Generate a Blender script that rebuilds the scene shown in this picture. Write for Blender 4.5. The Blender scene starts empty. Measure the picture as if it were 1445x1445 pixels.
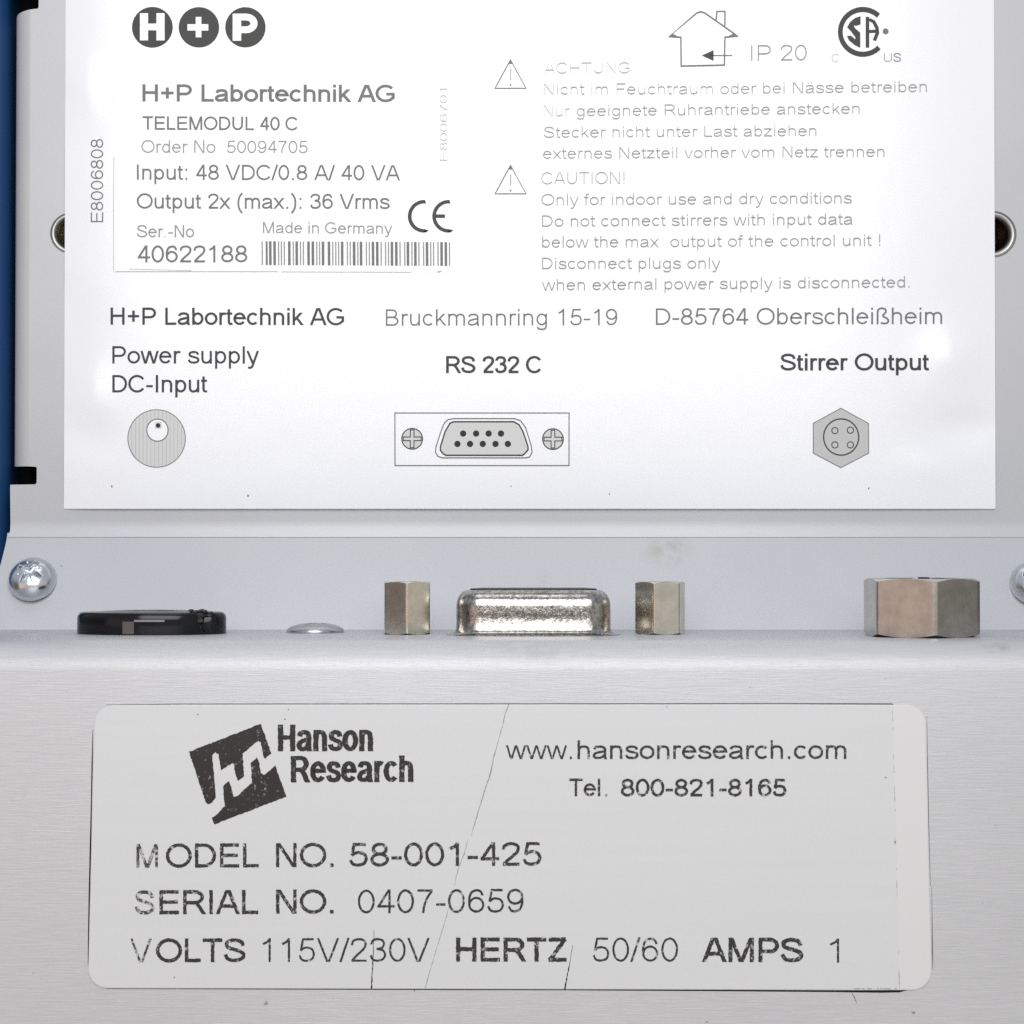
import bpy, bmesh, math, random
from mathutils import Vector, Matrix
random.seed(7)
scene = bpy.context.scene
col = scene.collection
scene.unit_settings.system = 'METRIC'
K = 0.01                                          # measured in centimetres below, built in metres
# ------------------------------------------------------------------ camera
FPX = 2860.0                                      # focal length in pixels of the 1445 px photograph
CAM = Vector((0.0, -20.0, 0.0))
cd = bpy.data.cameras.new('camera'); cam = bpy.data.objects.new('camera', cd); col.objects.link(cam)
cam.location = CAM * K; cam.rotation_euler = (math.radians(90), 0, 0)
cd.sensor_width = 36; cd.lens = 36 * FPX / 1445; cd.clip_start = 0.01; cd.clip_end = 20
scene.camera = cam
# ------------------------------------------------------------------ world: unseen surroundings, colour bands made up for the metal facets to reflect
world = bpy.data.worlds.new("World"); scene.world = world; world.use_nodes = True
wn = world.node_tree; wl = wn.links
bg = wn.nodes['Background']
tc = wn.nodes.new('ShaderNodeTexCoord'); sep = wn.nodes.new('ShaderNodeSeparateXYZ')
wl.new(tc.outputs['Generated'], sep.inputs[0])
def wmath(op, a, b=None, clamp=False):
    n = wn.nodes.new('ShaderNodeMath'); n.operation = op; n.use_clamp = clamp
    for i, v in enumerate((a, b)):
        if v is None: continue
        if isinstance(v, (int, float)): n.inputs[i].default_value = v
        else: wl.new(v, n.inputs[i])
    return n.outputs[0]
negy = wmath('MULTIPLY', sep.outputs['Y'], -1.0)
az = wmath('ARCTAN2', sep.outputs['X'], negy)                    # 0 straight out of the panel, + to the right
az01 = wmath('MULTIPLY_ADD', az, 1 / (2 * math.pi)); wn.nodes[-1].inputs[2].default_value = 0.5
ramp = wn.nodes.new('ShaderNodeValToRGB'); wl.new(az01, ramp.inputs[0])
def A(deg): return 0.5 + deg / 360.0
stops = [(-180, (.3, .3, .32)), (-110, (.08, .10, .16)), (-88, (.22, .20, .17)), (-68, (.13, .115, .10)), (-54, (.13, .115, .10)),
         (-47, (.90, .70, .60)), (-26, (.70, .57, .50)), (-6, (.36, .33, .31)), (12, (.50, .48, .46)), (30, (.56, .54, .51)), (68, (.55, .52, .45)),
         (80, (.20, .20, .19)), (100, (.15, .155, .15)), (180, (.3, .3, .32))]
el = ramp.color_ramp.elements
while len(el) > 1: el.remove(el[-1])
el[0].position = A(stops[0][0]); el[0].color = (*stops[0][1], 1)
for d, c in stops[1:]:
    e = el.new(A(d)); e.color = (*c, 1)
up = wmath('MULTIPLY_ADD', sep.outputs['Z'], 2.6, True); wn.nodes[-1].inputs[2].default_value = -0.12
mix = wn.nodes.new('ShaderNodeMix'); mix.data_type = 'RGBA'
wl.new(up, mix.inputs['Factor']); wl.new(ramp.outputs[0], mix.inputs['A']); mix.inputs['B'].default_value = (.43, .45, .50, 1)
wl.new(mix.outputs['Result'], bg.inputs['Color']); bg.inputs['Strength'].default_value = 1.0
# ------------------------------------------------------------------ lamps: one soft box over the photographer's head, one added fill lamp above
def area(name, loc, target, sx, sy, power, color=(1, 1, 1)):
    l = bpy.data.lights.new(name, 'AREA'); l.shape = 'RECTANGLE'; l.size = sx * K; l.size_y = sy * K; l.energy = power * K * K; l.color = color
    o = bpy.data.objects.new(name, l); col.objects.link(o); o.location = Vector(loc) * K
    o.rotation_euler = (Vector(target) - Vector(loc)).to_track_quat('-Z', 'Y').to_euler()
    return o
SX, SY, RAD = 20.0, 18.0, 4.6
area('soft_box', (-0.5, -25.0, 11.6), (0, 1, 0), SX, SY, RAD * SX * SY * math.pi, (1.0, 0.995, 0.985))
area('top_fill_lamp', (-2, -7.0, 26.0), (0, 0, -1), 14, 10, 1.6 * 140 * math.pi, (0.97, 0.985, 1.0))
# ------------------------------------------------------------------ view
vs = scene.view_settings
scene.display_settings.display_device = 'sRGB'
vs.view_transform = 'Standard'; vs.look = 'None'; vs.exposure = 0.12; vs.gamma = 1.0; vs.use_curve_mapping = False
scene.cycles.use_denoising = False
scene.cycles.max_bounces = 8

# ================================================================== materials
def mat(name, base, rough=.4, metal=0.0, spec=.5, **kw):
    m = bpy.data.materials.new(name); m.use_nodes = True
    b = m.node_tree.nodes['Principled BSDF']
    b.inputs['Base Color'].default_value = (*base, 1); b.inputs['Roughness'].default_value = rough
    b.inputs['Metallic'].default_value = metal; b.inputs['Specular IOR Level'].default_value = spec
    for k, v in kw.items(): b.inputs[k.replace('_', ' ')].default_value = v
    return m
def nodes(m): return m.node_tree.nodes, m.node_tree.links, m.node_tree.nodes['Principled BSDF']
def noise(m, scale, mapping=(1, 1, 1), detail=4, rough=.5, coord='Object'):
    n, l, b = nodes(m)
    t = n.new('ShaderNodeTexCoord'); mp = n.new('ShaderNodeMapping'); mp.inputs['Scale'].default_value = tuple(q / K for q in mapping)
    nz = n.new('ShaderNodeTexNoise'); nz.inputs['Scale'].default_value = scale; nz.inputs['Detail'].default_value = detail
    nz.inputs['Roughness'].default_value = rough
    l.new(t.outputs[coord], mp.inputs[0]); l.new(mp.outputs[0], nz.inputs['Vector'])
    return nz.outputs['Fac']
def rampv(m, src, p0, p1, c0, c1):
    n, l, b = nodes(m)
    r = n.new('ShaderNodeValToRGB'); l.new(src, r.inputs[0])
    r.color_ramp.elements[0].position = p0; r.color_ramp.elements[1].position = p1
    r.color_ramp.elements[0].color = (*c0, 1) if not isinstance(c0, float) else (c0, c0, c0, 1)
    r.color_ramp.elements[1].color = (*c1, 1) if not isinstance(c1, float) else (c1, c1, c1, 1)
    return r.outputs[0]
def mixc(m, mode, fac, a, b2):
    n, l, b = nodes(m)
    x = n.new('ShaderNodeMix'); x.data_type = 'RGBA'; x.blend_type = mode
    for sock, v in (('Factor', fac), ('A', a), ('B', b2)):
        if isinstance(v, (int, float)): x.inputs[sock].default_value = v
        elif isinstance(v, tuple): x.inputs[sock].default_value = (*v, 1)
        else: l.new(v, x.inputs[sock])
    return x.outputs['Result']
def bump(m, src, strength, dist, prev=None):
    n, l, b = nodes(m)
    k = n.new('ShaderNodeBump'); k.inputs['Strength'].default_value = strength; k.inputs['Distance'].default_value = dist * K
    l.new(src, k.inputs['Height'])
    if prev: l.new(prev, k.inputs['Normal'])
    l.new(k.outputs[0], b.inputs['Normal']); return k.outputs[0]
def setc(m, src, sock='Base Color'):
    n, l, b = nodes(m); l.new(src, b.inputs[sock])

# brushed anodised aluminium of the near housing
M_alu = mat('brushed_aluminium', (.52, .52, .53), .42, 0.25, .25)
br = noise(M_alu, 1.0, (3.2, 95, 95), 3, .7); br2 = noise(M_alu, 1.0, (9, 220, 220), 2, .5); cl = noise(M_alu, .35, (1, 1, 1), 3)
c = rampv(M_alu, br, .3, .7, (.495, .502, .518), (.557, .563, .580))
c = mixc(M_alu, 'MULTIPLY', 1.0, c, rampv(M_alu, cl, .3, .7, .94, 1.0))
fl = noise(M_alu, 7.0, (1, 1.6, 1.6), 2)
c = mixc(M_alu, 'MULTIPLY', 1.0, c, rampv(M_alu, fl, .20, .235, .55, 1.0)); setc(M_alu, c)
b1 = bump(M_alu, br, .5, .004); bump(M_alu, br2, .3, .0025, b1)
# plain satin grey sheet of the back plate
M_grey = mat('satin_grey_sheet', (.46, .47, .50), .36, 0.1, .5)
g1 = noise(M_grey, 60, (1, 1, 1), 2); g2 = noise(M_grey, .5, (1, 1, 1), 3)
c = mixc(M_grey, 'MULTIPLY', 1.0, rampv(M_grey, g2, .3, .7, (.437, .45, .478), (.467, .478, .503)), rampv(M_grey, g1, .3, .7, .97, 1.0))
f2 = noise(M_grey, 9.0, (1, 1, 1), 1)
c = mixc(M_grey, 'MULTIPLY', 1.0, c, rampv(M_grey, f2, .15, .17, .6, 1.0)); setc(M_grey, c)
bump(M_grey, g1, .12, .002)
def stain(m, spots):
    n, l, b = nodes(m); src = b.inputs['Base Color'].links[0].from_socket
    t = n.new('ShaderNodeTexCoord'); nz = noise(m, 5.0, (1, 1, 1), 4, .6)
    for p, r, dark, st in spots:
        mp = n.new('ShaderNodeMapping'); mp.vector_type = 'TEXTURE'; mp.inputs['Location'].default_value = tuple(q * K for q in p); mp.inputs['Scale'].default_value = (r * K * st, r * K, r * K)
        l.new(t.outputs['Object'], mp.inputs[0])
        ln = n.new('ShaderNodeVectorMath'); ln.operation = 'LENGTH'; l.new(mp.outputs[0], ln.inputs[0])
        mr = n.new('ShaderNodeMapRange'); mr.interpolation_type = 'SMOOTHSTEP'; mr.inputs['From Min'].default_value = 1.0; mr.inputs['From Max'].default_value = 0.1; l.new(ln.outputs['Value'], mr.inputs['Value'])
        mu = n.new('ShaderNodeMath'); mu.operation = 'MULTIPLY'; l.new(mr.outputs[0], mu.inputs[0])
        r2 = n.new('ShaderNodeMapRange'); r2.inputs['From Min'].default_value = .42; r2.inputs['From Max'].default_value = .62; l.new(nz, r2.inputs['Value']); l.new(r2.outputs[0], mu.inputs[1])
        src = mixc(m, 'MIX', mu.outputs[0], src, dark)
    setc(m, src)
stain(M_grey, [((1.68, 1.84, -.44), .22, (.36, .355, .33), 1.7), ((.35, 1.7, -.72), .10, (.36, .36, .36), 1), ((-3.0, 1.9, .15), .3, (.40, .41, .43), 2)])
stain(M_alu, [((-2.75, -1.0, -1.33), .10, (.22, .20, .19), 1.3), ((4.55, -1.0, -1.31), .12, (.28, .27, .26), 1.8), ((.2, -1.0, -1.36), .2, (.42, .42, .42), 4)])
M_edge = mat('cut_sheet_edge', (.35, .35, .37), .4, .3)
M_blue = mat('blue_painted_cover', (.013, .058, .17), .38, 0, .5)
bump(M_blue, noise(M_blue, 45, (1, 1, 1), 2), .15, .003)
M_black_in = mat('slot_shade_black', (.004, .004, .005), .8, 0, .1)
M_paper = mat('glossy_white_sticker', (.79, .81, .85), .20, 0, .58)
bump(M_paper, noise(M_paper, 1.3, (1, 1, 1), 2), .10, .03)
M_paper2 = mat('white_overlay_sticker', (.80, .82, .855), .22, 0, .58)
M_lab = mat('frosted_label_film', (.585, .59, .60), .38, 0, .35)
l1 = noise(M_lab, 1.0, (.4, 1, 14), 3); l2 = noise(M_lab, 55, (1, 1, 1), 2)
c = mixc(M_lab, 'MULTIPLY', 1.0, rampv(M_lab, l1, .25, .75, (.592, .602, .618), (.606, .616, .632)), rampv(M_lab, l2, .3, .7, .975, 1.0)); setc(M_lab, c)
bump(M_lab, l2, .08, .002)
M_lab_rim = mat('clear_laminate_rim', (.615, .62, .625), .35, 0, .4)
def ink(name, v, rough=.35, spec=.14): return mat(name, (v * .97, v * 1.0, v * .99), rough, 0, spec)
I_black = ink('print_black', .025); I_dark = ink('print_dark_grey', .055); I_mid = ink('print_grey', .17)
I_soft = ink('print_faded_grey', .30); I_faint = ink('print_faint_grey', .42); I_fill = ink('print_pale_fill', .60)
def worn(name, lo, hi, t0, t1, base):
    m = mat(name, base, .4, 0, .3)
    nz = noise(m, 26, (1, 1, 1), 3, .65)
    setc(m, mixc(m, 'MIX', rampv(m, nz, t0, t1, lo, hi), base, (.56, .56, .57)))
    return m
I_worn = worn('worn_label_ink', 0.0, .85, .56, .70, (.028, .027, .027))
I_worn2 = worn('rubbed_label_ink', 0.0, .9, .47, .62, (.045, .044, .043))
I_logo = worn('flecked_logo_ink', 0.0, .55, .60, .74, (.020, .018, .017))
M_gap = mat('gap_shadow_dirt', (.012, .012, .012), .7, 0, .1)  # black of the painted gap shadow with adhesive dirt, and of film cracks
M_shade_dust = mat('edge_shade_and_dust', (.13, .13, .13), .6, 0, .2)  # greyer painted gap shadow along the label edges, also dust specks
M_hair = mat('hair_crack', (.24, .24, .245), .6, 0, .2)
M_speck = mat('speck', (.16, .15, .14), .7, 0, .2)
M_steel = mat('zinc_plated_steel', (.66, .69, .72), .20, 1.0)
bump(M_steel, noise(M_steel, 25, (1, 1, 1), 2), .06, .004)
M_rivet = mat('grey_steel', (.48, .49, .50), .26, 1.0)
def nickel(name, base, rough, var=.8):
    m = mat(name, base, rough, 1.0)
    nz = noise(m, 7, (1, 1, 1), 5, .62); n2 = noise(m, 40, (1, 1, 1), 3)
    setc(m, mixc(m, 'MULTIPLY', 1.0, base, rampv(m, nz, .35, .65, var, 1.0)))
    x = bump(m, n2, .10, .004); bump(m, nz, .10, .010, x); return m
M_nickel = nickel('dull_nickel', (.74, .70, .63), .20)
M_nut = nickel('tarnished_nickel', (.50, .485, .455), .22, .78)
M_tin = mat('bright_tin_plate', (.78, .76, .70), .10, 1.0)
tn1 = noise(M_tin, 26, (1, 1, .8), 5, .7)
setc(M_tin, rampv(M_tin, tn1, .38, .62, (.20, .187, .178), (.50, .485, .45)))
tz = noise(M_tin, 30, (1, 1, .8), 5, .7); t2 = noise(M_tin, 6, (1, 1, 1), 2)
x = bump(M_tin, t2, .05, .02); bump(M_tin, tz, .26, .010, x)
M_plastic = mat('glossy_black_plastic', (.004, .004, .006), .14, 0, .32)
M_plastic_dull = mat('dull_black_plastic', (.022, .022, .024), .45, 0, .4)
bump(M_plastic_dull, noise(M_plastic_dull, 28, (1, 1, 1), 3), .6, .01)
M_brown = mat('brown_reflection', (.10, .083, .078), .3, 0, .4)
M_brass = mat('worn_brass', (.74, .68, .54), .32, 1.0)
M_ring = mat('satin_insert_rim', (.40, .41, .40), .42, 1.0)
M_hole = mat('dark_hole', (.012, .011, .010), .3, 0, .5)

# ================================================================== mesh helpers
class MB:
    def __init__(s, xf=None): s.v = []; s.f = []; s.m = []; s.mats = []; s.xf = xf
    def mi(s, m):
        if m not in s.mats: s.mats.append(m)
        return s.mats.index(m)
    def face(s, pts, m):
        i = len(s.v); s.v += [tuple(p) for p in pts]; s.f.append(tuple(range(i, i + len(pts)))); s.m.append(s.mi(m))
    def grid(s, rows, m, closed=False, flip=False):
        nr, nc = len(rows), len(rows[0]); i = len(s.v)
        for r in rows: s.v += [tuple(p) for p in r]
        k = s.mi(m)
        for a in range(nr - 1):
            for b in range(nc if closed else nc - 1):
                c2 = (b + 1) % nc
                q = (i + a * nc + b, i + a * nc + c2, i + (a + 1) * nc + c2, i + (a + 1) * nc + b)
                s.f.append(q[::-1] if flip else q); s.m.append(k)
    def addmesh(s, me, fn, m):
        i = len(s.v); s.v += [tuple(fn(v.co)) for v in me.vertices]; k = s.mi(m)
        for p in me.polygons: s.f.append(tuple(i + q for q in p.vertices)); s.m.append(k)
    def build(s, name, parent=None, smooth=None, label=None, fix=True, weld=None):
        me = bpy.data.meshes.new(name); me.from_pydata([tuple((s.xf @ Vector(v) if s.xf else Vector(v)) * K) for v in s.v], [], s.f)
        for m in s.mats: me.materials.append(m)
        me.polygons.foreach_set('material_index', s.m)
        if fix or weld:
            bm = bmesh.new(); bm.from_mesh(me)
            if weld: bmesh.ops.remove_doubles(bm, verts=bm.verts, dist=weld * K)
            if fix: bmesh.ops.recalc_face_normals(bm, faces=bm.faces)
            bm.to_mesh(me); bm.free()
        if smooth is not None:
            me.shade_smooth(); me.set_sharp_from_angle(angle=math.radians(smooth))
        me.update()
        o = bpy.data.objects.new(name, me); col.objects.link(o)
        if parent: o.parent = parent
        if label: o['label'] = label
        return o
def ray(px, py): return Vector(((px - 722.5) / FPX, 1.0, (722.5 - py) / FPX))
class Plane:
    def __init__(s, p0, n, disp=None): s.p0 = Vector(p0); s.n = Vector(n).normalized(); s.disp = disp
    def pt(s, px, py, lift=0.0):                  # the point of this real plane that stands at a measured spot of the photograph
        d = ray(px, py); h = lift + (s.disp(px, py) if s.disp else 0.0); t = (s.p0 + s.n * h - CAM).dot(s.n) / d.dot(s.n)
        return CAM + d * t
def filled(outline, holes=(), thick=0.0):         # 2-D outline with holes, filled, given a thickness
    cu = bpy.data.curves.new('tmp', 'CURVE'); cu.dimensions = '2D'; cu.fill_mode = 'BOTH'; cu.extrude = thick / 2
    for ring in (outline, *holes):
        sp = cu.splines.new('POLY'); sp.points.add(len(ring) - 1); sp.use_cyclic_u = True
        for p, q in zip(sp.points, ring): p.co = (q[0], q[1], 0, 1)
    ob = bpy.data.objects.new('tmp', cu); me = bpy.data.meshes.new_from_object(ob)
    bpy.data.objects.remove(ob); bpy.data.curves.remove(cu)
    return me

# ================================================================== a stroke alphabet (cap height 100, grotesque proportions)
def L(*p): return list(p)
def El(cx, cy, rx, ry, a0=0, a1=360):
    n = max(6, int(abs(a1 - a0) / 11))
    return [(cx + rx * math.cos(math.radians(a0 + (a1 - a0) * i / n)), cy + ry * math.sin(math.radians(a0 + (a1 - a0) * i / n))) for i in range(n + 1)]
def Sp(*p):
    q = [p[0]] + list(p) + [p[-1]]; out = []
    for i in range(1, len(q) - 2):
        a, b, c3, d = q[i - 1], q[i], q[i + 1], q[i + 2]
        for k in range(4):
            t = k / 4
            out.append(tuple(.5 * (2 * b[j] + (c3[j] - a[j]) * t + (2 * a[j] - 5 * b[j] + 4 * c3[j] - d[j]) * t * t + (3 * b[j] - a[j] - 3 * c3[j] + d[j]) * t ** 3) for j in (0, 1)))
    return out + [p[-1]]
def V(x, y0=0, y1=100): return [(x, y0), (x, y1)]
six = [Sp((64, 73), (57, 88.5), (41, 94), (21, 85), (11.8, 60), (12, 34)), El(39.5, 34, 27.5, 28)]
rs = Sp((15, 42), (18, 56), (26, 65), (36, 67), (46, 64))
arch = Sp((15, 42), (17, 56), (27, 65.5), (42, 67), (56, 62), (62, 47), (62, 24)) + [(62, 0)]
abody = [Sp((12, 52), (19, 64), (38, 67), (56, 63), (62, 50), (62, 18), (64, 6), (67, 0)),
         Sp((62, 42), (40, 37.5), (18, 31), (9.5, 19), (16, 8.5), (32, 6), (50, 11), (62, 25))]
F = {
 ' ': (38.8, []), 'H': (100.8, [V(17.5), V(83.5), L((17.5, 52), (83.5, 52))]), 'I': (38.8, [V(19.4)]),
 'L': (77.7, [L((16.5, 100), (16.5, 6), (73, 6))]), 'E': (93, [L((86, 94), (17, 94), (17, 6), (87.5, 6)), L((17, 51), (82, 51))]),
 'F': (85.3, [L((80, 94), (17, 94), (17, 0)), L((17, 49), (70, 49))]), 'T': (85.3, [L((3, 94), (82, 94)), V(42.7, 0, 94)]),
 'M': (116.3, [V(16.5), V(99.8), L((19, 100), (57.4, 0)), L((97.3, 100), (59, 0))]), 'N': (100.8, [V(16.5), V(84), L((19, 100), (81.5, 0))]),
 'Z': (85.3, [L((6, 94), (76, 94)), L((74, 96), (10, 4)), L((6, 6), (79.5, 6))]),
 'A': (93, [L((6, 0), (43.5, 100)), L((49.5, 100), (87, 0)), L((19, 33), (74, 33))]), 'V': (93, [L((6, 100), (43.5, 0)), L((49.5, 0), (87, 100))]),
 'B': (93, [V(17), L((17, 94), (48, 94)) + El(50, 72.75, 22, 21.25, 90, -90) + [(17, 51.5)], L((17, 51.5), (52, 51.5)) + El(54, 28.75, 26, 22.75, 90, -90) + [(17, 6)]]),
 'P': (93, [V(17), L((17, 94), (52, 94)) + El(54, 69, 27.5, 25, 90, -90) + [(17, 44)]]),
 'R': (100.8, [V(17), L((17, 94), (55, 94)) + El(57, 71, 28, 23, 90, -90) + [(17, 48)], L((50, 48), (60, 46), (70, 36), (93, 0))]),
 'D': (100.8, [V(17), L((17, 94), (42, 94)) + El(45, 50, 43.5, 44, 90, -90) + [(17, 6)]]),
 'O': (108.6, [El(54.3, 50, 45.5, 45)]), 'C': (100.8, [El(52, 50, 44, 45, 36, 324)]),
 'G': (108.6, [El(54, 50, 46, 45, 42, 322) + [(94, 24), (94, 46), (57, 46)]]),
 'S': (93, [Sp((80, 69), (72, 87), (46, 94), (20, 88), (13, 74), (22, 61), (46, 53), (72, 43), (82, 28), (72, 12), (46, 6), (19, 13), (9, 32))]),
 'U': (100.8, [L((17, 100)) + El(50.4, 39, 33.4, 33, 180, 360) + [(83.8, 100)]]),
 'a': (77.7, abody), 'ä': (77.7, abody + [V(25, 86, 98), V(50, 86, 98)]),
 'b': (77.7, [V(15), El(40, 36.5, 25.5, 30.5)]), 'd': (77.7, [V(62.7), El(37.5, 36.5, 25.5, 30.5)]),
 'c': (69.8, [El(37, 36.5, 27.5, 30.5, 42, 318)]), 'e': (77.7, [L((11, 40), (67, 40)) + El(38.5, 36.5, 28.5, 30.5, 12, 325)]),
 'f': (38.8, [L((1, 67), (36, 67)), L((16.5, 0)) + Sp((16.5, 78), (18, 90), (26, 94.5), (38, 94))]),
 'g': (77.7, [El(37.5, 36.5, 25.5, 30.5), L((62.7, 73)) + Sp((62.7, 5), (60, -14), (50, -22), (36, -23), (20, -20), (12, -8))]),
 'h': (77.7, [V(15), arch]), 'i': (31, [V(15.5, 0, 73), V(15.5, 86, 100)]), 'k': (69.8, [V(15), L((17, 28), (58, 73)), L((31, 43), (64, 0))]),
 'l': (31, [V(15.5)]), 'm': (116.3, [V(15, 0, 73), Sp((15, 42), (17, 56), (26, 65), (38, 67), (52, 62), (58, 47), (58, 24)) + [(58, 0)],
                                     Sp((58, 42), (60, 56), (69, 65), (81, 67), (95, 62), (101, 47), (101, 24)) + [(101, 0)]]),
 'n': (77.7, [V(15, 0, 73), arch]), 'o': (77.7, [El(38.8, 36.5, 29.5, 30.5)]), 'p': (77.7, [V(15, -29, 73), El(40, 36.5, 25.5, 30.5)]),
 'r': (46.5, [V(15, 0, 73), rs]),
 's': (69.8, [Sp((60, 51), (54, 63), (35, 67), (18, 63), (12.5, 53), (18, 44), (35, 38), (55, 32), (62, 20), (54, 9), (35, 6), (16, 9.5), (8, 23))]),
 't': (38.8, [L((2, 67), (36, 67)), L((16, 92)) + Sp((16, 20), (19, 9), (27, 5.5), (37, 7))]),
 'u': (77.7, [L((15, 73)) + Sp((15, 28), (20, 11), (35, 5.5), (52, 10), (61, 24), (62.5, 31)), V(62.5, 0, 73)]),
 'v': (69.8, [L((6, 73), (33, 0)), L((36.8, 0), (64, 73))]),
 'w': (100.8, [L((5, 73), (26, 0)), L((28, 0), (49.4, 73)), L((51.4, 73), (73, 0)), L((75, 0), (96, 73))]),
 'x': (69.8, [L((6, 73), (64, 0)), L((64, 73), (6, 0))]), 'y': (69.8, [L((6, 73), (36, 0)), L((64, 73)) + Sp((39, 3), (33, -14), (26, -22), (9, -23))]),
 'z': (69.8, [L((5, 67), (61, 67)), L((60, 69), (8, 4)), L((5, 6), (65, 6))]),
 'ß': (85.3, [L((15, 0)) + Sp((15, 70), (20, 88), (38, 95), (57, 90), (62, 76), (55, 64), (46, 54), (50, 44), (66, 36), (76, 22), (70, 9), (54, 5), (40, 7), (34, 10))]),
 '0': (77.7, [El(38.8, 50, 29, 44.5)]), '1': (77.7, [V(44), L((44, 95), (34, 83), (17, 74))]),
 '2': (77.7, [Sp((11, 69), (16, 86), (38, 94), (60, 88), (66, 72), (58, 54), (32, 29), (13, 8)), L((9, 6), (70, 6))]),
 '3': (77.7, [Sp((11, 73), (19, 89), (38, 94), (57, 88), (62.5, 74), (55, 59), (33, 53.5)), Sp((33, 53.5), (58, 48), (67, 29.5), (58, 12), (37, 6), (17, 11), (9.5, 28))]),
 '4': (77.7, [V(53), L((51, 98), (10, 30)), L((5, 30), (73, 30))]),
 '5': (77.7, [L((66, 94), (23, 94), (14.5, 47)), Sp((14.5, 47), (26, 57), (42, 59.5), (60, 52), (67, 33), (59, 13), (38, 6), (18, 11), (9.5, 28))]),
 '6': (77.7, six), '7': (77.7, [L((8, 94), (68, 94)), L((66, 94)) + Sp((48, 66), (36, 34), (31, 0))]),
 '8': (77.7, [El(38.8, 73.5, 23.5, 21), El(38.8, 29, 28.5, 23)]), '9': (77.7, [[(77.6 - a, 100 - b) for a, b in st] for st in six]),
 '.': (38.8, [V(19.4, 0, 14)]), ':': (38.8, [V(19.4, 0, 14), V(19.4, 59, 73)]), '-': (46.5, [L((4, 36), (42, 36))]), '/': (38.8, [L((3, -1), (36, 101))]),
 '+': (81.6, [L((8, 50), (73.6, 50)), V(40.8, 17, 83)]), '(': (46.5, [Sp((39, 103), (20, 75), (14, 37), (20, 0), (39, -29))]),
 ')': (46.5, [Sp((8, 103), (27, 75), (33, 37), (27, 0), (8, -29))]), '!': (38.8, [V(19.4, 28, 100), V(19.4, 0, 14)]),
}
CUTS = (0, 100, 73)
def stroke(mb, plane, pts, wx, wy, m, lift=.002, jit=0.0, cuts=None, closed=False, seg=7.0):
    """a printed line of the given widths (photo pixels) along pts, laid on the plane"""
    P = []
    for i, p in enumerate(pts):                    # long pieces are split so that the print follows a wavy surface
        if i:
            q = pts[i - 1]; d = math.dist(p, q)
            if d < 1e-6: continue
            k = int(d // seg)
            for j in range(1, k + 1): P.append((q[0] + (p[0] - q[0]) * j / (k + 1), q[1] + (p[1] - q[1]) * j / (k + 1)))
        P.append(tuple(p[:2]))
    if closed and math.dist(P[0], P[-1]) < 1e-6: P.pop()
    n = len(P); lo, hi = [], []
    for i in range(n):
        a = P[(i - 1) % n] if (closed or i > 0) else None; b = P[(i + 1) % n] if (closed or i < n - 1) else None
        ns = []
        for u, w in ((a, P[i]), (P[i], b)):
            if u is None or w is None: continue
            dx, dy = w[0] - u[0], w[1] - u[1]; l = math.hypot(dx, dy) or 1; ns.append((-dy / l, dx / l))
        nx = sum(q[0] for q in ns); ny = sum(q[1] for q in ns); l = math.hypot(nx, ny) or 1; nx /= l; ny /= l
        sc = 1 / max(.62, nx * ns[0][0] + ny * ns[0][1])
        if cuts and i in (0, n - 1) and cuts[0 if i == 0 else 1] and abs(nx) > .3: ox, oy = wx / 2 / nx, 0.0
        else: ox, oy = nx * wx / 2 * sc, ny * wy / 2 * sc
        j0, j1 = (1 + random.uniform(-jit, jit), 1 + random.uniform(-jit, jit)) if jit else (1, 1)
        lo.append(plane.pt(P[i][0] - ox * j0, P[i][1] - oy * j0, lift)); hi.append(plane.pt(P[i][0] + ox * j1, P[i][1] + oy * j1, lift))
    if closed: lo.append(lo[0]); hi.append(hi[0])
    mb.grid([lo, hi], m)
def text(mb, plane, s, x0, x1, yb, cap, wx, wy, m, yb1=None, jit=0.0, lift=.002, rot=None, xh=None, track=0.0, sub=None):
    """one line of writing from x0 to x1 on a baseline yb..yb1 (photo pixels)"""
    G, X = [], 0.0
    for ch in s:
        adv, sts = F[ch]
        for st in sts: G.append((ch, [(X + a, b) for a, b in st]))
        X += adv + track
    m0 = min(a for _, st in G for a, b in st); m1 = max(a for _, st in G for a, b in st)
    if m1 - m0 < 1e-6: m1 = m0 + 1; x1 = x0 + wx + .001
    w = wy / 2 * 100 / cap
    sx = (x1 - x0 - wx) / (m1 - m0)
    yb1 = yb if yb1 is None else yb1
    k = 0
    for ch, st in G:
        low = ch in 'abcdefghiklmnoprstuvwxyzäß' 
        H = 73 if low and ch not in 'bdfhklitß' else 100
        out = []
        for a, b in st:
            if b not in (0, 100, 73, -29) and -29 < b < 101:
                top = 73.0 if (low and b <= 68) else 100.0
                b2 = b + (w - 6) * (1 - 2 * b / top) if b >= 0 else b
            else: b2 = b
            if xh and low: b2 = b2 * xh / 73 if b2 <= 73 else xh + (b2 - 73) * (100 - xh) / 27
            px = x0 + wx / 2 + (a - m0) * sx
            t = (px - x0) / (x1 - x0)
            py = yb + (yb1 - yb) * t - b2 * cap / 100
            if rot: px, py = rot[0] + py, rot[1] - px
            out.append((px, py))
        cuts = (st[0][1] in CUTS, st[-1][1] in CUTS) if not rot else None
        closed = math.dist(st[0], st[-1]) < 1e-6
        stroke(mb, plane, out, wx if not rot else wy, wy if not rot else wx, m, lift + .0004 * (k % 5), jit, cuts, closed, seg=7.0 if jit == 0 else 2.4)
        k += 1
def poly(mb, plane, pts, m, lift=.002): mb.face([plane.pt(a, b, lift) for a, b in pts], m)
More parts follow.
